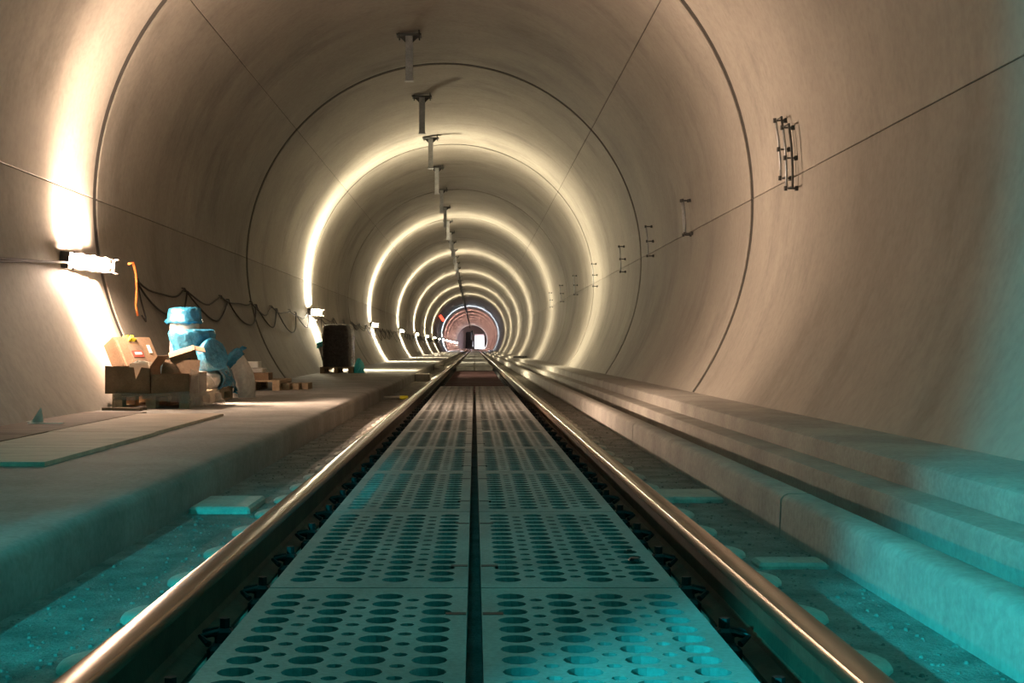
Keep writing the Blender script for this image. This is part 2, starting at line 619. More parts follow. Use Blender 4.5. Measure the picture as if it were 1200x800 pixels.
def panel_mesh():
    W, L = PW, PL - 0.012
    holes = []
    rows, rp, cp = 15, 0.0993, 0.128
    ys0 = (L - (rows - 1) * rp) / 2
    xs0 = (W - 3 * cp) / 2
    for r in range(rows):
        for c in range(4):
            holes.append((xs0 + c * cp, ys0 + r * rp, 0.0375, 12))
        if r < rows - 1:
            for c in range(3):
                holes.append((xs0 + (c + 0.5) * cp, ys0 + (r + 0.5) * rp, 0.017, 8))
    co = [Vector((0, 0)), Vector((W, 0)), Vector((W, L)), Vector((0, L))]
    ed = [(0, 1), (1, 2), (2, 3), (3, 0)]
    loops = []
    for (x, y, r, n) in holes:
        b = len(co)
        co += [Vector((x + r * math.cos(2 * math.pi * i / n), y + r * math.sin(2 * math.pi * i / n))) for i in range(n)]
        ed += [(b + i, b + (i + 1) % n) for i in range(n)]
        loops.append((b, n))
    v, e, f, *_ = geometry.delaunay_2d_cdt(co, ed, [], 0, 1e-6)
    mb = MB()
    tri = []
    for t in f:
        cx = sum(v[i].x for i in t) / len(t)
        cy = sum(v[i].y for i in t) / len(t)
        if any((cx - h[0]) ** 2 + (cy - h[1]) ** 2 < (h[2] * 0.97) ** 2 for h in holes):
            continue
        a2 = sum(v[t[i]].x * v[t[(i + 1) % len(t)]].y - v[t[(i + 1) % len(t)]].x * v[t[i]].y for i in range(len(t)))
        tri.append(tuple(t) if a2 > 0 else tuple(reversed(t)))
    mb.add([(p.x, p.y, 0) for p in v], tri)
    for (x, y, r, n) in holes:
        d = 0.055 if r > 0.03 else 0.03
        vs = [(x + r * math.cos(2 * math.pi * i / n), y + r * math.sin(2 * math.pi * i / n), 0) for i in range(n)]
        vs += [(x + (px - x) * 0.93, y + (py - y) * 0.93, -d) for px, py, _ in vs]
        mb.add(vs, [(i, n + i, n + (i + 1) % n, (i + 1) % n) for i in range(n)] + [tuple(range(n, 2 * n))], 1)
    mb.add([(0, 0, 0), (W, 0, 0), (W, L, 0), (0, L, 0), (0, 0, -PT), (W, 0, -PT), (W, L, -PT), (0, L, -PT)],
           [(0, 4, 5, 1), (1, 5, 6, 2), (2, 6, 7, 3), (3, 7, 4, 0), (7, 6, 5, 4)])
    return mb.mesh('track_panel', ['panel_concrete', 'pit_shade'])

pmesh = panel_mesh()
notch = MB().box((0, 0, 0), (0.05, 0.03, 0.008)).mesh('lifting_slot', 'clip_steel')
feet = MB().box((0, 0, 0), (0.3, 0.08, 0.061)).mesh('support_foot', 'clip_steel')
for i in range(12):
    for side, nm in ((-1, 'left'), (1, 'right')):
        x = -0.018 - PW if side < 0 else 0.018
        p = link('track_panel', pmesh, None, (x, 3.55 - PL + i * PL, ZP))
        tag(p, '%s perforated concrete track panel %s of the centre slot' % (ORD[i], nm), 'panel', 'perforated panels between the rails')
        ex = PW - 0.027 if side < 0 else 0.027
        for yy in (0.35, PL - 0.35):
            link('lifting_slot', notch, p, (ex, yy, -0.003))
            link('support_foot', feet, p, (PW / 2, yy, -PT - 0.0295))
    if i < 3:
        pass
for nm, x in (('left', -0.018 - PW), ('right', 0.018)):
    f = MB()
    y = 41.7
    while y < YEND - 12:
        f.box((x + PW / 2, y + PL / 2, ZP - PT / 2), (PW, PL - 0.012, PT))
        y += PL
    o = f.build('track_panel_run', 'panel_concrete')
    tag(o, 'far run of concrete track panels %s of the centre slot beyond the open gap' % nm, 'panel', None, 'stuff')

flat_mat('slab_maroon', (0.11, 0.055, 0.055), 0.7)  # for sheets added in place of the darker reddish slab in the gap
for i in range(4):
    y = 21.75 + i * 4.95
    t = thing('maroon_sheet', '%s dark maroon sheet added as the darker slab between the rails in the gap without panels' % ['nearest', 'second', 'third', 'farthest'][i], 'mat', (0, y, -0.171), (0, 0, 0), 'maroon sheets in the panel gap')
    MB().box((0, 2.45, 0.006), (1.20, 4.9, 0.012)).build('sheet_base', 'slab_maroon', t)
    for q in range(5):
        MB().box((0, 0.4 + q * 1.0, 0.022), (1.18, 0.12, 0.02)).build('batten', 'slab_maroon', t)

# two dark crumbs on a panel
for (px, py, r_) in ((743, 656, 0.022), (738, 645, 0.010)):
    D = 0.65 * F / (py - 406)
    vs = [(r_ * math.cos(q * 0.9) * random.uniform(.8, 1.2), 1.4 * r_ * math.sin(q * 0.9) * random.uniform(.8, 1.2), 0) for q in range(7)]
    vs += [(x_ * .7, y_ * .7, r_ * .35) for x_, y_, _ in vs]
    o = MB().add(vs, [(q, (q + 1) % 7, 7 + (q + 1) % 7, 7 + q) for q in range(7)] + [tuple(range(7, 14))]).build('mud_crumb', 'clip_steel', None, False, None, ((px - 556) * D / F, D, ZP))
    tag(o, '%s dark crumb of mud on the right track panels' % ('larger' if r_ > 0.015 else 'smaller'), 'debris')

# loose stones on the slab
mb = MB()
for side in (-1, 1):
    for i in range(3200):
        y = 2.4 + 16 * random.random() ** 1.5
        x = random.uniform(0.86, 1.32) if side > 0 else -random.uniform(0.86, 1.40)
        r_ = 0.002 + 0.0075 * random.random() ** 4
        a = random.random() * 6.28
        vs = []
        for zz, sc in ((0, 1.0), (r_ * random.uniform(.5, .9), random.uniform(.5, .85))):
            for q in range(5):
                w_ = random.uniform(0.75, 1.25) * sc
                vs.append((x + r_ * w_ * math.cos(a + q * 1.257), y + r_ * w_ * 1.2 * math.sin(a + q * 1.257), ZS + zz + (random.uniform(-.1, .15) * r_ if zz else 0)))
        mb.add(vs, [(q, (q + 1) % 5, 5 + (q + 1) % 5, 5 + q) for q in range(5)] + [(5, 6, 7, 8, 9)])
o = mb.build('gravel', 'stone')
tag(o, 'fine loose gravel scattered on the track slab beside the rails', 'gravel', None, 'stuff')

# ---------------------------------------------------------------- wall lamps
def lamp_color(k):
    if k == 0:
        return (1.0, 0.72, 0.53), 1.25
    if k <= 6:
        return (1.0, 0.89, 0.63), 2.7
    if k == 7:
        return (1.0, 0.8, 0.75), 0.12
    if k == 8:
        return (0.62, 0.78, 1.0), 6.0
    return (1.0, 0.56, 0.50), 4.5

def lamp_parts(emis):
    """local axes: x away from the wall, y along the tunnel, z up"""
    parts = {}
    L = 1.25
    parts['housing'] = MB().box((0.03, 0, 0), (0.06, L, 0.17)).mesh('housing', 'lamp_housing')
    d = MB()
    seg = 10
    r = 0.052
    prof = []
    ys = [(-L / 2 + 0.10, 1.0), (L / 2 - 0.34, 1.0), (L / 2 - 0.20, 0.84), (L / 2 - 0.10, 0.42)]
    vs = []
    for (yy, s) in ys:
        for i in range(seg + 1):
            t = -math.pi / 2 + math.pi * i / seg
            vs.append((0.062 + 0.085 * s * math.cos(t), yy, r * s * math.sin(t)))
    n = seg + 1
    fs = [(q * n + i, q * n + i + 1, (q + 1) * n + i + 1, (q + 1) * n + i) for q in range(len(ys) - 1) for i in range(seg)]
    fs += [tuple(reversed(range(n))), tuple(range(3 * n, 4 * n))]
    parts['diffuser'] = d.add(vs, fs).mesh('diffuser', emis, True, 50)
    parts['end_plate'] = MB().box((0.05, 0, 0), (0.10, 0.012, 0.17)).mesh('end_plate', 'lamp_housing')
    parts['guard_bar'] = MB().cyl((0.15, -L / 2, 0), (0.15, L / 2, 0), 0.012, None, 8).mesh('guard_bar', 'lamp_housing')
    parts['wall_bracket'] = MB().box((-0.06, 0, 0), (0.13, 0.05, 0.10)).mesh('wall_bracket', 'dark_steel')
    return parts, L

ZL = 1.52
cache = {}
for k in range(16):
    col, st = lamp_color(k)
    key = 'lamp_glow_%d' % (k if k in (0, 7, 8) else (1 if k < 7 else 9))
    if key not in cache:
        emit_mat(key, col, LAMP_L * min(st, 1.6))
        cache[key] = lamp_parts(key)
    parts, L = cache[key]
    yl = 14.1 + 20 * k
    lab = '%s glowing tube lamp along the left wall' % ORD[k]
    if k == 0:
        lab = 'nearest glowing tube lamp on the left wall above the pallets'
    t = thing('wall_lamp', lab, 'lamp', (wall_x(ZL) + 0.07, yl, ZL), (math.radians(0.4), math.radians(6), math.radians(-6)), 'tube lamps along the left wall')
    hs = link('housing', parts['housing'], t)
    link('diffuser', parts['diffuser'], t)
    for s in (-1, 1):
        link('end_plate', parts['end_plate'], t, (0, s * L / 2, 0))
        link('guard_bar', parts['guard_bar'], t, (0, 0, s * 0.082))
        link('wall_bracket', parts['wall_bracket'], hs, (-0.0 if s > 0 else 0.03, s * 0.35, 0))

    # reflector light: thrown across the tunnel, cut off along its length (measured-luminaire distribution)
    for dy in (-0.48, -0.16, 0.16, 0.48):
        ld = bpy.data.lights.new('wall_lamp_light', 'POINT')
        ld.energy = FAN_W * st * 0.25
        ld.color = col
        ld.shadow_soft_size = 0.03
        ld.use_nodes = True
        lt = ld.node_tree
        em = lt.nodes['Emission']
        gi = N(lt, 'ShaderNodeNewGeometry')
        sp = N(lt, 'ShaderNodeSeparateXYZ')
        lt.links.new(gi.outputs['Incoming'], sp.inputs[0])
        q2 = math_node(lt, 'POWER', math_node(lt, 'ABSOLUTE', math_node(lt, 'DIVIDE', sp.outputs[1], 0.30 if k < 9 else 0.2)), 2.0)
        lt.links.new(math_node(lt, 'EXPONENT', math_node(lt, 'MULTIPLY', q2, -1.0)), em.inputs['Strength'])
        lo = bpy.data.objects.new('wall_lamp_light', ld)
        C.objects.link(lo)
        lo.location = (wall_x(ZL) + 0.29, yl + dy, ZL)

# ---------------------------------------------------------------- festoon cables
def festoon(y0, y1, pitch, sag, dz, rr, seed):
    rnd = random.Random(seed)
    pts = []
    hooks = []
    y = y0
    while y < y1:
        p = pitch * rnd.uniform(0.85, 1.12)
        s = sag * rnd.uniform(0.45, 1.35)
        z0 = ZL - 0.09 + dz
        hooks.append((y, z0))
        for i in range(12):
            u = i / 12
            z = z0 - s * 4 * u * (1 - u) + 0.02 * math.sin(9 * u + y)
            pts.append((wall_x(z) + 0.035, y + p * u, z))
        y += p
    return pts, hooks

for sag, dz, sd, lab in ((0.16, 0.02, 3, 'thin dark cable hung in shallow loops along the left wall'), (0.42, -0.02, 11, 'dark cable hung in deep loops along the left wall')):
    t = thing('festoon_cable', lab, 'cable', (0, 0, 0))
    pts, hooks = festoon(16.4, 150, 2.9, sag, dz, 0.012, sd)
    MB().tube(pts, 0.013, 6).build('cable_run', 'cable_black', t, True)
    for (hy, hz) in hooks[:14]:
        x = wall_x(hz)
        MB().tube([(x - 0.02, hy, hz + 0.02), (x + 0.05, hy, hz + 0.015), (x + 0.06, hy, hz - 0.02), (x + 0.03, hy, hz - 0.03)], 0.008, 5).build('hook', 'dark_steel', t)

# supply cables reaching the nearest lamp from the left of the picture
for i, (dz, s, lab) in enumerate(((0.0, 0.05, 'upper black cable running to the nearest wall lamp'), (-0.03, 0.10, 'lower black cable sagging towards the nearest wall lamp'))):
    pts = []
    for q in range(21):
        u = q / 20
        y = 6.0 + 7.85 * u
        z = 1.33 + 0.17 * u ** 2 + dz * (1 - u) - s * math.sin(math.pi * min(1, u * 1.0)) * (0.6 + 0.4 * math.sin(5 * u))
        pts.append((wall_x(z) + 0.03 + 0.08 * max(0, u - 0.85) / 0.15, y, z))
    tag(MB().tube(pts, 0.013, 6).build('supply_cable', 'cable_black', None, True), lab, 'cable')
# orange lead and grey tail at the far end of the nearest lamp
o = MB().tube([(-3.93, 14.93, 1.56), (-3.90, 15.02, 1.58), (-3.89, 15.1, 1.46), (-3.90, 15.18, 1.28), (-3.93, 15.25, 1.10), (-3.92, 15.3, 0.98)], 0.014, 6).build('orange_lead', 'cable_orange', None, True)
tag(o, 'short orange lead hanging from the nearest wall lamp', 'cable')
o = MB().tube([(wall_x(1.42) + .03, 16.4, 1.42), (wall_x(1.2) + .03, 16.35, 1.2), (wall_x(.98) + .03, 16.3, .98), (wall_x(.93) + .04, 16.2, .93), (wall_x(1.0) + .04, 16.1, 1.0)], 0.011, 6).build('cable_tail', 'cable_black', None, True)
tag(o, 'loose cable tail curling below the first cable hook', 'cable')

# ---------------------------------------------------------------- ceiling drop posts
def drop_post():
    t = thing('drop_post', '', 'bracket')
    bpl = MB().box((0, 0, -0.012), (0.42, 0.26, 0.024), None, 0.004).build('base_plate', 'dark_steel', t)
    p = MB()
    # H profile post
    p.box((0, 0, -0.40), (0.012, 0.10, 0.76))
    p.box((0, -0.055, -0.40), (0.12, 0.012, 0.76))
    p.box((0, 0.055, -0.40), (0.12, 0.012, 0.76))
    p.build('post', 'galvanised', t)
    for s in (-1, 1):
        MB().add([(s * 0.06, -0.006, -0.024), (s * 0.17, -0.006, -0.024), (s * 0.06, -0.006, -0.13), (s * 0.06, 0.006, -0.024), (s * 0.17, 0.006, -0.024), (s * 0.06, 0.006, -0.13)],
                 [(0, 1, 2), (3, 5, 4), (0, 3, 4, 1), (1, 4, 5, 2), (2, 5, 3, 0)]).build('gusset', 'dark_steel', t)
        for q in (-1, 1):
            MB().cyl((s * 0.17, q * 0.09, 0.08), (s * 0.17, q * 0.09, -0.07), 0.012, None, 6).build('anchor_bolt', 'dark_steel', bpl)
    MB().box((0, 0, -0.785), (0.15, 0.13, 0.012)).build('end_plate', 'galvanised', t)
    return t

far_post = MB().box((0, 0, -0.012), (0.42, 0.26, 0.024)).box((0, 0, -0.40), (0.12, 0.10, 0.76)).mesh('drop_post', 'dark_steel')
XP = -1.11
ZPz = AZ + math.sqrt(R * R - (XP - AX) ** 2) - 0.045
tilt = math.asin((XP - AX) / R)
proto = drop_post()
k = 0
y = 22.35 - 5.5
while y < YEND - 10:
    if k < 14:
        o = proto if k == 0 else copy_tree(proto)
        o.location = (XP, y, ZPz)
        lab = 'steel post hanging from the crown just above the picture' if k == 0 else '%s steel post hanging from the tunnel crown' % ORD[k - 1]
        tag(o, lab, 'bracket', 'drop posts along the tunnel crown')
    else:
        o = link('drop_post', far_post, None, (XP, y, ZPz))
        tag(o, 'far steel post in the dense row along the distant crown', 'bracket', 'distant drop posts along the tunnel crown')
    y += 5.5
    k += 1
# the plates follow the crown: short packers above them are hidden by the plate

# ---------------------------------------------------------------- cable holders on the right wall
def wall_holder(y, zc, frames, label):
    t = thing('cable_holder', label, 'bracket', (wall_x(zc, 1), y, zc), (0, 0, 0), 'cable holders on the right wall')
    for (dy, dz, H, arms) in frames:
        pr = []
        for u in (0, 0.33, 0.66, 1):
            z = zc + dz - H / 2 + H * u
            pr.append((wall_x(z, 1) - wall_x(zc, 1) - 0.11, dy, z - zc))
        MB().tube(pr, 0.013, 6).build('rod', 'galvanised', t, True)
        if len(frames) > 1 and arms == 3:  # dark bar and its ties added to stand for the rods' shadow
            MB().tube([(p_[0] + 0.02, dy - 0.16, p_[2]) for p_ in pr], 0.012, 6).build('shadow_bar', 'dark_steel', t, True)
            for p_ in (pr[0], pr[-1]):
                MB().cyl((p_[0] + 0.02, dy - 0.16, p_[2] * 0.97), (p_[0], dy, p_[2] * 0.97), 0.007, None, 6).build('shadow_link', 'dark_steel', t)
        for a in range(arms):
            z = zc + dz - H / 2 + H * (a / (arms - 1)) * 0.96 + 0.01
            xw = wall_x(z, 1) - wall_x(zc, 1)
            arm_ = MB().cyl((xw + 0.03, dy, z - zc), (xw - 0.13, dy, z - zc), 0.010, 0.008, 8).build('arm', 'dark_steel', t)
            MB().box((xw - 0.015, dy, z - zc), (0.03, 0.045, 0.045), None, 0.005).build('foot_plate', 'dark_steel', arm_)
            MB().cyl((xw - 0.12, dy, z - zc - 0.022), (xw - 0.12, dy, z - zc + 0.022), 0.017, None, 8).build('clamp', 'dark_steel', arm_)
    return t

spec = [(13.0, 2.52, [(0.12, 0.07, 0.60, 3), (-0.12, -0.05, 0.62, 3)]),
        (19.2, 2.50, [(0, 0, 0.52, 2), (-0.13, 0, 0.50, 2)]),
        (23.2, 2.48, [(0, 0, 0.54, 3)]), (27.5, 2.45, [(0, 0, 0.55, 3)]), (33.8, 2.46, [(0, 0, 0.6, 3)]),
        (40.2, 2.5, [(0, 0, 0.6, 3)]), (46.5, 2.5, [(0, 0, 0.6, 3)]), (53, 2.5, [(0, 0, 0.6, 3)])]
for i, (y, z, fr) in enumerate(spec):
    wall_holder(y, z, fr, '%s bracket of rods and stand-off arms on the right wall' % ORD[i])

# ---------------------------------------------------------------- pallets
PALM = {}
def pallet(x0, x1, y0, y1, z, label, nb=5):
    """boards run across (x); three bearers along y"""
    W, L = x1 - x0, y1 - y0
    t = thing('pallet', label, 'pallet', ((x0 + x1) / 2, (y0 + y1) / 2, z))
    deck = MB().box((0, 0, 0), (W, 0.145 if nb == 5 else 0.1, 0.022)).mesh('deck_board', 'wood')
    for i in range(nb + 2):
        yy = -L / 2 + 0.073 + (L - 0.146) * i / (nb + 1)
        link('deck_board', deck, t, (0, yy, 0.133))
    bear = MB().box((0, 0, 0), (0.10, L, 0.022)).mesh('bearer', 'wood')
    foot = MB().box((0, 0, 0), (0.10, L, 0.022)).mesh('skid', 'wood')
    blk = MB().box((0, 0, 0), (0.10, 0.145, 0.078)).mesh('spacer_block', 'wood')
    for s in (-1, 0, 1):
        xx = s * (W / 2 - 0.05)
        link('bearer', bear, t, (xx, 0, 0.111))
        link('skid', foot, t, (xx, 0, 0.011))
        for q in (-1, 0, 1):
            link('spacer_block', blk, t, (xx, q * (L / 2 - 0.0725), 0.061))
    return t

pallet(-3.57, -2.81, 12.95, 14.10, ZW, 'wooden pallet under the open cartons below the nearest lamp')
pallet(-3.57, -2.83, 14.18, 15.38, ZW, 'wooden pallet carrying the pipes wrapped in blue film')
pallet(-3.50, -2.70, 18.2, 19.4, ZW, 'dark low pallet behind the grey pipe bend')
pallet(-3.54, -2.80, 30.1, 31.2, ZW, 'pallet under the load wrapped in black film')

# ---------------------------------------------------------------- cartons
def carton(name, label, loc, size, rz=0.0, flaps=(), front_poly=None, th=0.006, cat='box'):
    w, d, h = size
    t = thing(name, label, cat, loc, (0, 0, rz))
    MB().box((0, 0, th / 2), (w, d, th)).build('bottom', 'cardboard', t)
    if front_poly:
        n = len(front_poly)
        vs = [(px, -d / 2, pz) for px, pz in front_poly] + [(px, -d / 2 + th, pz) for px, pz in front_poly]
        MB().add(vs, [tuple(range(n)), tuple(reversed(range(n, 2 * n)))] + [(i, n + i, n + (i + 1) % n, (i + 1) % n) for i in range(n)]).build('front_side', 'cardboard', t)
    else:
        MB().box((0, -d / 2 + th / 2, h / 2), (w, th, h)).build('front_side', 'cardboard', t)
    MB().box((0, d / 2 - th / 2, h / 2), (w, th, h)).build('back_side', 'cardboard', t)
    for s in (-1, 1):
        MB().box((s * (w / 2 - th / 2), 0, h / 2), (th, d, h)).build('end_side', 'cardboard', t)
    for (kind, ln, ang) in flaps:
        a_ = math.radians(ang)
        if kind in ('left', 'right'):
            s = -1 if kind == 'left' else 1
            M = Matrix.Rotation(-s * (math.pi / 2 - a_) * -1, 3, 'Y')
            c = (s * (w / 2 + math.sin(a_) * ln / 2), 0, h + math.cos(a_) * ln / 2)
            M = Matrix.Rotation(s * a_, 3, 'Y')
            MB().box(c, (th, d, ln), M).build('flap', 'cardboard', t)
        else:
            s = -1 if kind == 'front' else 1
            M = Matrix.Rotation(-s * a_, 3, 'X')
            c = (0, s * (d / 2 + math.sin(a_) * ln / 2), h + math.cos(a_) * ln / 2)
            MB().box(c, (w, th, ln), M).build('flap', 'cardboard', t)
    return t

ZD = ZW + 0.144   # pallet deck
carton('cardboard_box', 'open carton with notched front at the left end of the pallet', (-3.43, 13.22, ZD), (0.45, 0.44, 0.27), 0,
       [('right', 0.13, 35)], [(-0.225, 0), (0.225, 0), (0.225, 0.25), (0.135, 0.262), (0.08, 0.14), (0.06, 0.26), (-0.225, 0.275)])
carton('cardboard_box', 'low dark carton at the right front of the pallet', (-3.00, 13.17, ZD), (0.38, 0.40, 0.19), math.radians(-1), [('back', 0.16, 30)])
# carton leaning back against the wall
e1, e2, e3 = Vector((.588, .807, 0)), Vector((-.687, .5, -.534)), Vector((.43, -.314, -.847))
M = Matrix((e1, e2, e3)).transposed()
cx = Vector((-3.77, 13.69, 0.72))
t = thing('cardboard_box', 'large flat carton leaning back with a printed label and yellow bundle on top', 'box', cx + e3 * 0.55)
def wbox(l0, l1, name, mat, par, mb=None):
    vs = []
    for c3 in (l0[2], l1[2]):
        for c2 in (l0[1], l1[1]):
            for c1 in (l0[0], l1[0]):
                vs.append(cx + M @ Vector((c1, c2, c3)) - (cx + e3 * 0.55))
    fs = [(0, 2, 3, 1), (4, 5, 7, 6), (0, 1, 5, 4), (2, 6, 7, 3), (0, 4, 6, 2), (1, 3, 7, 5)]
    return MB().add(vs, fs).build(name, mat, par)
wbox((0, 0, 0), (.49, .17, .55), 'carton_body', 'cardboard', t)
wbox((.02, -0.004, .04), (.045, 0, .47), 'packing_tape', 'wood', t)
lp = wbox((.15, -0.003, .10), (.33, 0, .34), 'label_panel', 'plywood_brown', t)
wbox((.17, -0.006, .17), (.31, -0.003, .25), 'red_print', 'red_print', lp)
wbox((.20, -0.008, .19), (.29, -0.006, .22), 'white_print', 'paper_white', lp)
wbox((.40, -0.004, .10), (.44, 0, .20), 'shipping_sticker', 'paper_white', t)
# yellow bundle
o = MB().lathe([(0, 0), (.055, 0.0), (.065, .02), (.045, .045), (.015, .055), (0, .06)], seg=10, jitter=0.22).build('yellow_rag', 'yellow', None, False, None, cx + e1 * .24 + e2 * .05 + Vector((0, 0, -.025)))
tag(o, 'crumpled bright yellow rag on top of the leaning carton', 'rag')
# white folded sheets standing in the open carton
t = thing('paper_stack', 'white folded sheets standing inside the notched carton', 'paper', (-3.38, 13.25, ZD + 0.006))
for i in range(4):
    MB().box((0.0 + 0.012 * i, 0.02 * i, 0.15 + 0.006 * i), (0.19, 0.006, 0.29), Matrix.Rotation(math.radians(-4 + 4 * i), 3, 'Y') @ Matrix.Rotation(math.radians(-8), 3, 'X')).build('sheet', 'paper_white', t)
# small tilted carton
t = thing('cardboard_box', 'small tilted carton with lifted lid beside the blue-wrapped pipes', 'box', (-2.98, 13.62, ZD + 0.25), (math.radians(12), math.radians(-18), math.radians(12)))
MB().box((0, 0, 0.09), (0.27, 0.24, 0.18)).build('carton_body', 'cardboard', t)
MB().box((0.17, 0.0, 0.15), (0.13, 0.24, 0.006), Matrix.Rotation(math.radians(28), 3, 'Y')).build('flap', 'cardboard', t)
MB().box((0.02, -0.122, 0.09), (0.09, 0.003, 0.05)).build('printed_label', 'dark_steel', t)
carton('cardboard_box', 'plain carton standing at the back of the first pallet', (-3.0, 13.72, ZD), (0.34, 0.36, 0.20))

def crumple(name, mat, loc, rx, ry, h, label, cat, seed, seg=14):
    st = random.getstate(); random.seed(seed)
    mb = MB()
    rings = [(1.0, 0.0), (1.05, 0.25), (0.9, 0.5), (0.72, 0.75), (0.4, 0.95), (0.0, 1.0)]
    vs = []
    for (r, z) in rings:
        for k in range(seg):
            t = 2 * math.pi * k / seg
            j = 1 + random.uniform(-0.2, 0.2)
            vs.append((rx * r * j * math.cos(t), ry * r * j * math.sin(t), max(0, h * (z + (random.uniform(-0.08, 0.08) if z > 0 else 0)))))
    fs = [(i * seg + k, i * seg + (k + 1) % seg, (i + 1) * seg + (k + 1) % seg, (i + 1) * seg + k) for i in range(len(rings) - 1) for k in range(seg)]
    fs.append(tuple(reversed(range(seg))))
    random.setstate(st)
    return tag(mb.add(vs, fs).build(name, mat, None, False, None, loc), label, cat)

crumple('plastic_bag', 'bag_white', (-3.215, 13.5, ZD + 0.19), 0.075, 0.08, 0.17, 'crumpled pale blue plastic bag between the cartons', 'bag', 4)

# clear stretch film hanging off the first pallet
def drape(name, mat, pts_top, pts_bot, label, cat, seed, n=18, m=8, amp=0.02):
    st = random.getstate(); random.seed(seed)
    def lerp(P, u):
        q = u * (len(P) - 1)
        i = min(int(q), len(P) - 2)
        return Vector(P[i]).lerp(Vector(P[i + 1]), q - i)
    vs = []
    for j in range(m + 1):
        for i in range(n + 1):
            u, v = i / n, j / m
            p = lerp(pts_top, u).lerp(lerp(pts_bot, u), v)
            p += Vector((random.uniform(-amp, amp) * v, random.uniform(-amp, amp), random.uniform(-amp, amp) * 0.4 * v))
            p.z = max(p.z, ZW + 0.002)
            vs.append(p)
    fs = [(j * (n + 1) + i, j * (n + 1) + i + 1, (j + 1) * (n + 1) + i + 1, (j + 1) * (n + 1) + i) for j in range(m) for i in range(n)]
    random.setstate(st)
    o = MB().add(vs, fs).build(name, mat, None, True)
    sol = o.modifiers.new('thickness', 'SOLIDIFY')
    sol.thickness = 0.002
    return tag(o, label, cat)

drape('stretch_film', 'film_clear', [(-3.54, 12.93, 0.17), (-3.2, 12.92, 0.155), (-2.80, 12.93, 0.18)], [(-3.54, 12.92, 0.09), (-3.2, 12.9, 0.105), (-2.79, 12.92, 0.05)], 'clear stretch film sagging over the front of the carton pallet', 'film', 2)
drape('stretch_film', 'film_clear', [(-2.81, 12.98, 0.40), (-2.81, 13.5, 0.36), (-2.80, 13.95, 0.30)], [(-2.79, 12.93, 0.02), (-2.68, 13.4, 0.015), (-2.62, 13.9, 0.015)], 'clear stretch film spilling to the floor at the right of the cartons', 'film', 5)
# dark sticks of waste by the wall
for i, (x, y, L, rz) in enumerate(((-3.56, 12.62, 0.42, 0.25), (-3.50, 12.50, 0.3, -0.3))):
    o = MB().box((0, 0, 0.014), (L, 0.045, 0.028)).build('wood_offcut', 'plywood_brown', None, False, None, (x + 0.2, y, ZW))
    o.rotation_euler = (0, 0, rz)
    tag(o, ('longer' if i == 0 else 'shorter') + ' dark wood offcut on the floor left of the pallet', 'offcut')

# ---------------------------------------------------------------- wrapped pipes
def gather_cap(t, c, M, r, h, seed, name='film_cover', mat='film_blue', skirt=0.06):
    st = random.getstate(); random.seed(seed)
    mb = MB()
    seg = 28
    prof = [(r * 1.02, -skirt * 1.1), (r * 1.16, -skirt * 0.9), (r * 1.2, -skirt * 0.55), (r * 1.06, -skirt * 0.2), (r * 1.03, h * 0.5), (r * 0.97, h), (r * 0.6, h * 1.12), (0.001, h * 1.15)]
    mb.lathe(prof, c, 36, M, 0.085)
    random.setstate(st)
    return mb.build(name, mat, t, True)

I3 = Matrix.Identity(3)
# tall upright pipe
bx, by = -3.31, 15.0
t = thing('pipe', 'tall upright grey pipe with gathered blue film over its top', 'pipe', (bx, by, ZD))
MB().lathe([(0.0, 0), (.165, 0), (.165, .88), (.0, .885)], seg=32).build('pipe_body', 'pipe_grey', t, True, 40)
gather_cap(t, (0, 0, .80), I3, .165, .10, 21, skirt=0.07)

# flanged tee with branch, wrapped in blue film
bx, by = -3.14, 14.62
t = thing('pipe_tee', 'flanged pipe tee in blue film with a branch pointing right', 'pipe', (bx, by, ZD))
MB().lathe([(0, 0), (.15, 0), (.15, .60), (0, .60)], seg=28).build('pipe_body', 'pipe_grey', t, True, 40)
MB().lathe([(0, .645), (.215, .645), (.225, .635), (.225, .605), (.215, .60), (0, .60)], seg=32).build('flange', 'pipe_grey', t, True, 40)
st = random.getstate(); random.seed(9)
MB().lathe([(.001, .655), (.20, .652), (.235, .645), (.24, .61), (.225, .54), (.20, .47), (.185, .40), (.175, .33), (.185, .27)], seg=40, jitter=0.07).build('film_cover', 'film_blue', t, True)
random.setstate(st)
d = Vector((0.62, -0.42, 0.28)).normalized()
base = Vector((0.02, -0.02, 0.26))
tip = base + d * 0.36
MB().cyl(base, tip, .135, .135, 28).build('branch_pipe', 'pipe_grey', t, True, 40)
q = d.to_track_quat('Z', 'Y').to_matrix()
MB().cyl(tip - d * 0.03, tip, .165, .165, 28).build('branch_flange', 'pipe_grey', t, True, 40)
st = random.getstate(); random.seed(31)
MB().lathe([(.145, -.22), (.155, -.14), (.172, -.06), (.178, 0.0), (.165, .012), (.09, .02), (.001, .02)], tip, 28, q, 0.035).build('branch_cover', 'film_blue', t, True)
random.setstate(st)
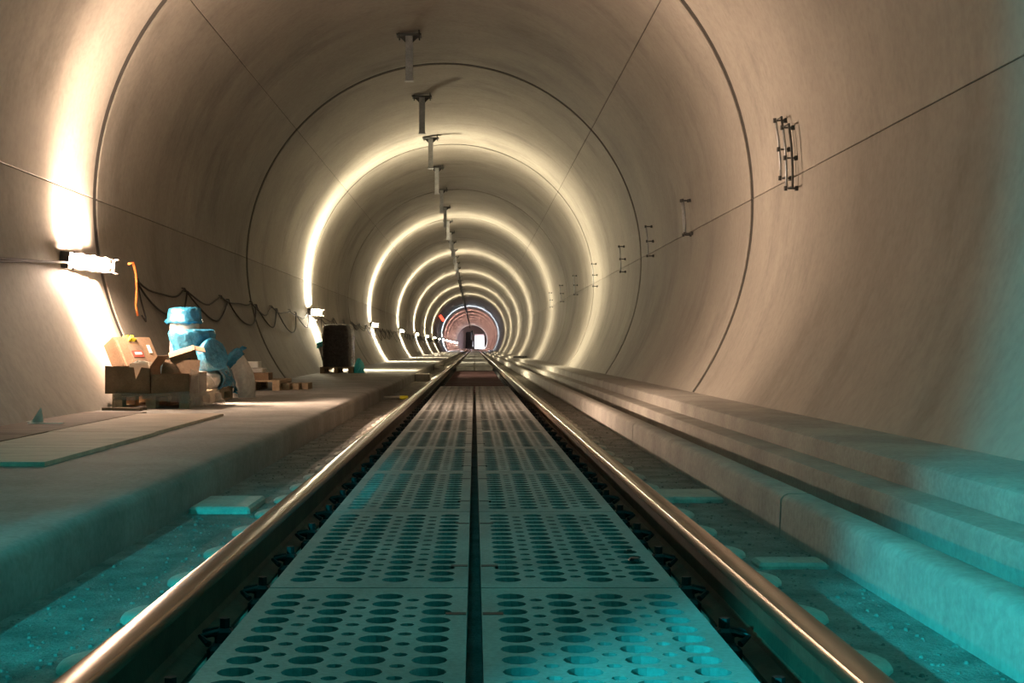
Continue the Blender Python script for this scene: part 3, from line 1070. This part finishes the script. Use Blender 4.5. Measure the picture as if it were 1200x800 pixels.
# lower wrapped elbow lying on the pallet
t = thing('pipe_bend', 'grey pipe bend lying low with loose blue film trailing right', 'pipe', (-2.84, 14.55, ZD))
pts = []
for i in range(9):
    a_ = math.radians(90 * i / 8)
    pts.append((-0.30 + 0.25 * math.sin(a_), -0.20 + 0.25 * (1 - math.cos(a_)), 0.10))
MB().tube(pts, 0.098, 20).build('pipe_body', 'pipe_grey', t, True, 40)
st = random.getstate(); random.seed(12)
MB().lathe([(.001, .03), (.09, .025), (.115, .0), (.118, -.05), (.108, -.12)], (-0.05, 0.06, .10), 24, Vector((0, 1, 0)).to_track_quat('Z', 'Y').to_matrix(), 0.06).build('film_cover', 'film_blue', t, True)
random.setstate(st)
drape('loose_film', 'film_blue', [(-2.92, 14.75, 0.42), (-2.85, 15.1, 0.42), (-2.84, 15.4, 0.34)], [(-2.80, 14.6, 0.17), (-2.78, 15.05, 0.18), (-2.79, 15.5, 0.02)], 'loose blue film hanging between the tee and the grey bend', 'film', 15, 14, 8, 0.035)

# standing mitred bend on the floor
t = thing('pipe_bend', 'grey mitred pipe bend standing on the floor with blue film cap', 'pipe', (-2.76, 15.75, ZW))
pts = [(0, 0, 0), (0, 0, .17), (-0.015, 0, .25), (-0.05, 0, .33), (-0.10, 0, .41), (-0.165, 0, .475)]
MB().tube(pts, [.135, .135, .134, .132, .13, .128], 26).build('pipe_body', 'pipe_grey', t, True, 50)
MB().lathe([(.1365, .165), (.139, .17), (.1365, .175)], (0, 0, 0), 26).build('weld_seam', 'pipe_grey', t, True)
d = Vector((-0.72, -0.1, 0.66)).normalized()
q = d.to_track_quat('Z', 'Y').to_matrix()
st = random.getstate(); random.seed(41)
MB().lathe([(.138, -.09), (.15, -.06), (.155, -.02), (.148, .015), (.10, .04), (.001, .045)], (-0.165, 0, .475), 26, q, 0.06).build('film_cover', 'film_blue', t, True)
MB().add([(-.07, -.06, .57), (-.02, -.02, .62), (.03, .02, .60), (-.03, .05, .56), (-.045, -.03, .545), (.02, .03, .585)], [(0, 1, 4), (1, 2, 5), (2, 3, 5), (1, 5, 4), (3, 0, 4), (4, 5, 3)]).build('film_tail', 'film_blue', t)
random.setstate(st)

# low stack behind
zd2 = ZD
t = thing('crate_stack', 'small stack of pale trays behind the grey pipe bend', 'box', (-3.08, 18.5, zd2))
MB().box((0.04, 0, 0.05), (0.34, 0.4, 0.10)).build('tray', 'cardboard', t)
MB().box((0.0, 0, 0.135), (0.26, 0.36, 0.06), None, 0.01).build('tray', 'pipe_grey', t)
MB().box((-0.06, 0, 0.215), (0.24, 0.3, 0.085), None, 0.01).build('tray', 'paper_white', t)
for i in range(3):
    tag(MB().box((0, 0, 0.045), (0.09, 0.5, 0.09)).build('timber_block', 'wood', None, False, None, (-2.62 + 0.115 * i - 0.03, 18.75 + 0.12 * i, ZW)), 'dark timber offcut beside the low pallet, %s from the pipe bend' % ['first', 'second', 'third'][i], 'timber', 'timber offcuts')

# black wrapped load
t = thing('wrapped_load', 'tall pallet load wrapped in shiny black film', 'load', (-3.17, 30.65, ZD))
st = random.getstate(); random.seed(5)
mb = MB()
W, Lx = 0.345, 0.5
rings = [(0, 1.0), (.05, 1.02), (.2, .99), (.35, 1.02), (.5, 1.0), (.65, 1.01), (.8, .99), (.88, .98), (.95, .93), (.99, .82), (1.0, .5), (1.0, 0.0)]
segs = 28
vs = []
for (z, s) in rings:
    for k in range(segs):
        a_ = 2 * math.pi * k / segs
        ca, sa = math.cos(a_), math.sin(a_)
        rr = 1 / max(abs(ca) ** 5 + abs(sa) ** 5, 1e-6) ** 0.2
        j = 1 + random.uniform(-.02, .02)
        vs.append((W * rr * ca * s * j, Lx * rr * sa * s * j, 0.99 * z))
fs = [(i * segs + k, i * segs + (k + 1) % segs, (i + 1) * segs + (k + 1) % segs, (i + 1) * segs + k) for i in range(len(rings) - 1) for k in range(segs)]
mb.add(vs, fs).build('film_wrap', 'film_black', t, True)
for z in (.18, .42, .66):
    mb = MB()
    vs = []
    for zz in (z, z + 0.05):
        for k in range(segs):
            a_ = 2 * math.pi * k / segs
            ca, sa = math.cos(a_), math.sin(a_)
            rr = 1.035 / max(abs(ca) ** 5 + abs(sa) ** 5, 1e-6) ** 0.2
            vs.append((W * rr * ca, Lx * rr * sa, zz + random.uniform(-.015, .015)))
    mb.add(vs, [(k, (k + 1) % segs, segs + (k + 1) % segs, segs + k) for k in range(segs)]).build('wrap_band', 'film_black', t, True)
random.setstate(st)
MB().lathe([(0, 0), (.14, 0), (.14, .58), (0, .6)], seg=20)
t = thing('pipe', 'short grey pipe with teal cap left of the black wrapped load', 'pipe', (-3.45, 31.32, ZW + 0.03), (0, math.radians(-17), 0))
MB().lathe([(0, 0.02), (.10, 0.02), (.10, .70), (0, .70)], seg=20).build('pipe_body', 'pipe_grey', t, True, 40)
gather_cap(t, (0, 0, .66), I3, .10, .06, 3, mat='film_teal', skirt=.05)
crumple('plastic_bag', 'film_teal', (-2.68, 30.55, ZW), 0.12, 0.2, 0.33, 'teal plastic bag leaning at the right of the black load', 'bag', 8)

# ---------------------------------------------------------------- boards on the walkway, litter
def board(x0, x1, y0, y1, z, mat, label, rz=0):
    o = MB().box((0, 0, 0.011), (x1 - x0, y1 - y0, 0.022)).build('plywood_sheet', mat, None, False, None, ((x0 + x1) / 2, (y0 + y1) / 2, z))
    o.rotation_euler = (0, 0, rz)
    tag(o, label, 'board')

board(-2.93, -2.19, 6.7, 9.06, ZW, 'plywood', 'pale plywood sheet on the walkway nearest the camera')
board(-2.95, -2.21, 9.09, 11.58, ZW, 'plywood', 'pale plywood sheet lying just before the pallets')
board(-3.50, -2.96, 6.3, 8.85, ZW, 'plywood_brown', 'darker brown board against the left wall nearest the camera')
board(-3.51, -2.97, 8.88, 11.9, ZW, 'plywood_brown', 'darker brown board against the left wall before the pallets')
o = MB().add([(0, 0, 0.0), (.10, .03, 0.012), (-.03, .05, .12), (.02, .10, 0.0), (.11, .08, .004)], [(0, 1, 2), (0, 2, 3), (0, 3, 4, 1)]).build('paper_scrap', 'paper_white', None, False, None, (-3.36, 10.25, ZW + 0.022))
o.rotation_euler = (0, 0, math.radians(150))
tag(o, 'folded white paper scrap standing at the foot of the left wall', 'paper')
o = MB().box((0, 0, .003), (.26, .05, .006)).build('paper_strip', 'paper_white', None, False, None, (-3.28, 10.05, ZW + 0.022))
tag(o, 'flat pale strip lying on the brown board', 'paper')

# yellow tube and block on the track bed
t = thing('marker_pole', 'short pole with yellow end on the track bed beside the left rail', 'pole', (-1.22, 20.4, ZS + 0.03))
MB().cyl((-0.19, 0, 0), (0.06, 0, 0), 0.025, None, 10).build('pole_shaft', 'block_concrete', t, True, 40)
MB().cyl((0.06, 0, 0), (0.19, 0, 0), 0.03, None, 10).build('yellow_end', 'yellow', t, True, 40)
for i, y in enumerate((31.0, 46.0)):
    tag(MB().box((0, 0, 0.09), (0.36, 0.5, 0.18), None, 0.015).build('concrete_block', 'block_concrete', None, False, None, (-1.22, y, ZS)),
        ('nearer' if i == 0 else 'farther') + ' concrete block filling the bed between walkway and left rail', 'block')
o = MB().box((0, 0, .04), (.5, 2.6, .08), None, .01).build('timber_beam', 'dark_steel', None, False, None, (2.15, 62, .10))
o.rotation_euler = (0, 0, math.radians(-5))
tag(o, 'dark beam lying on the right bench far down the tunnel', 'beam')

# red sign far down the left arch
o = MB().box((0, 0, 0), (.3, .04, .75), Matrix.Rotation(math.radians(-35), 3, 'Y'), 0.0).build('warning_lamp', emit_mat('red_glow', (1.0, 0.03, 0.01), 0.9).name, None, False, None, (-3.55, 143, 3.72))
tag(o, 'glowing red warning light on the left arch far away', 'lamp')

# ---------------------------------------------------------------- far end of the tunnel
we = MB().box((-0.58, YEND + 0.2, 2.0), (8.4, 0.4, 8.8)).build('wall_end', 'pink_plaster')
tag(we, 'pinkish end wall closing the far end of the tunnel', 'wall', None, 'structure')
t = thing('white_container', 'bright white container closing the right of the tunnel end', 'container', (1.22, YEND - 4.0, 0.005))
MB().box((0, 1.5, 1.75), (2.4, 3.0, 3.3), None, 0.05).build('container_body', 'white_paint', t)
for i in range(6):
    MB().box((-1.0 + i * 0.4, -0.03, 1.75), (0.08, 0.06, 3.1)).build('rib', 'white_paint', t)
MB().box((0, -0.06, 3.55), (2.4, 0.3, 0.3)).build('header_beam', 'pink_plaster', t)
for q in (-1, 1):
    MB().box((q * 0.5 - 0.45, 1.5, 0.05), (0.12, 3.0, 0.1)).build('skid', 'dark_steel', t)
t = thing('work_machine', 'black silhouette of a work machine left of the white container', 'machine', (-1.25, YEND - 6.5, ZW))
MB().box((0, 0.8, 1.2), (1.9, 2.4, 2.0), None, 0.2).build('chassis', 'machine_black', t)
MB().box((-0.15, 0.8, 3.2), (1.5, 2.0, 2.2), None, 0.25).build('cab', 'machine_black', t)
MB().tube([(0.3, 0.3, 4.0), (0.7, -0.6, 4.5), (0.8, -1.4, 3.6)], 0.18, 8).build('boom', 'machine_black', t)
for s in (-1, 1):
    MB().cyl((s * 0.8, 0.1, 0.35), (s * 1.0, 0.1, 0.35), 0.45, None, 16).build('wheel', 'machine_black', t)
d = bpy.data.lights.new('container_fill', 'POINT')  # unseen light added to brighten the white container
d.energy = 500
d.color = (0.85, 0.88, 1.0)
d.shadow_soft_size = 0.3
o = bpy.data.objects.new('container_fill', d)
C.objects.link(o)
o.location = (1.7, YEND - 6.0, 0.5)
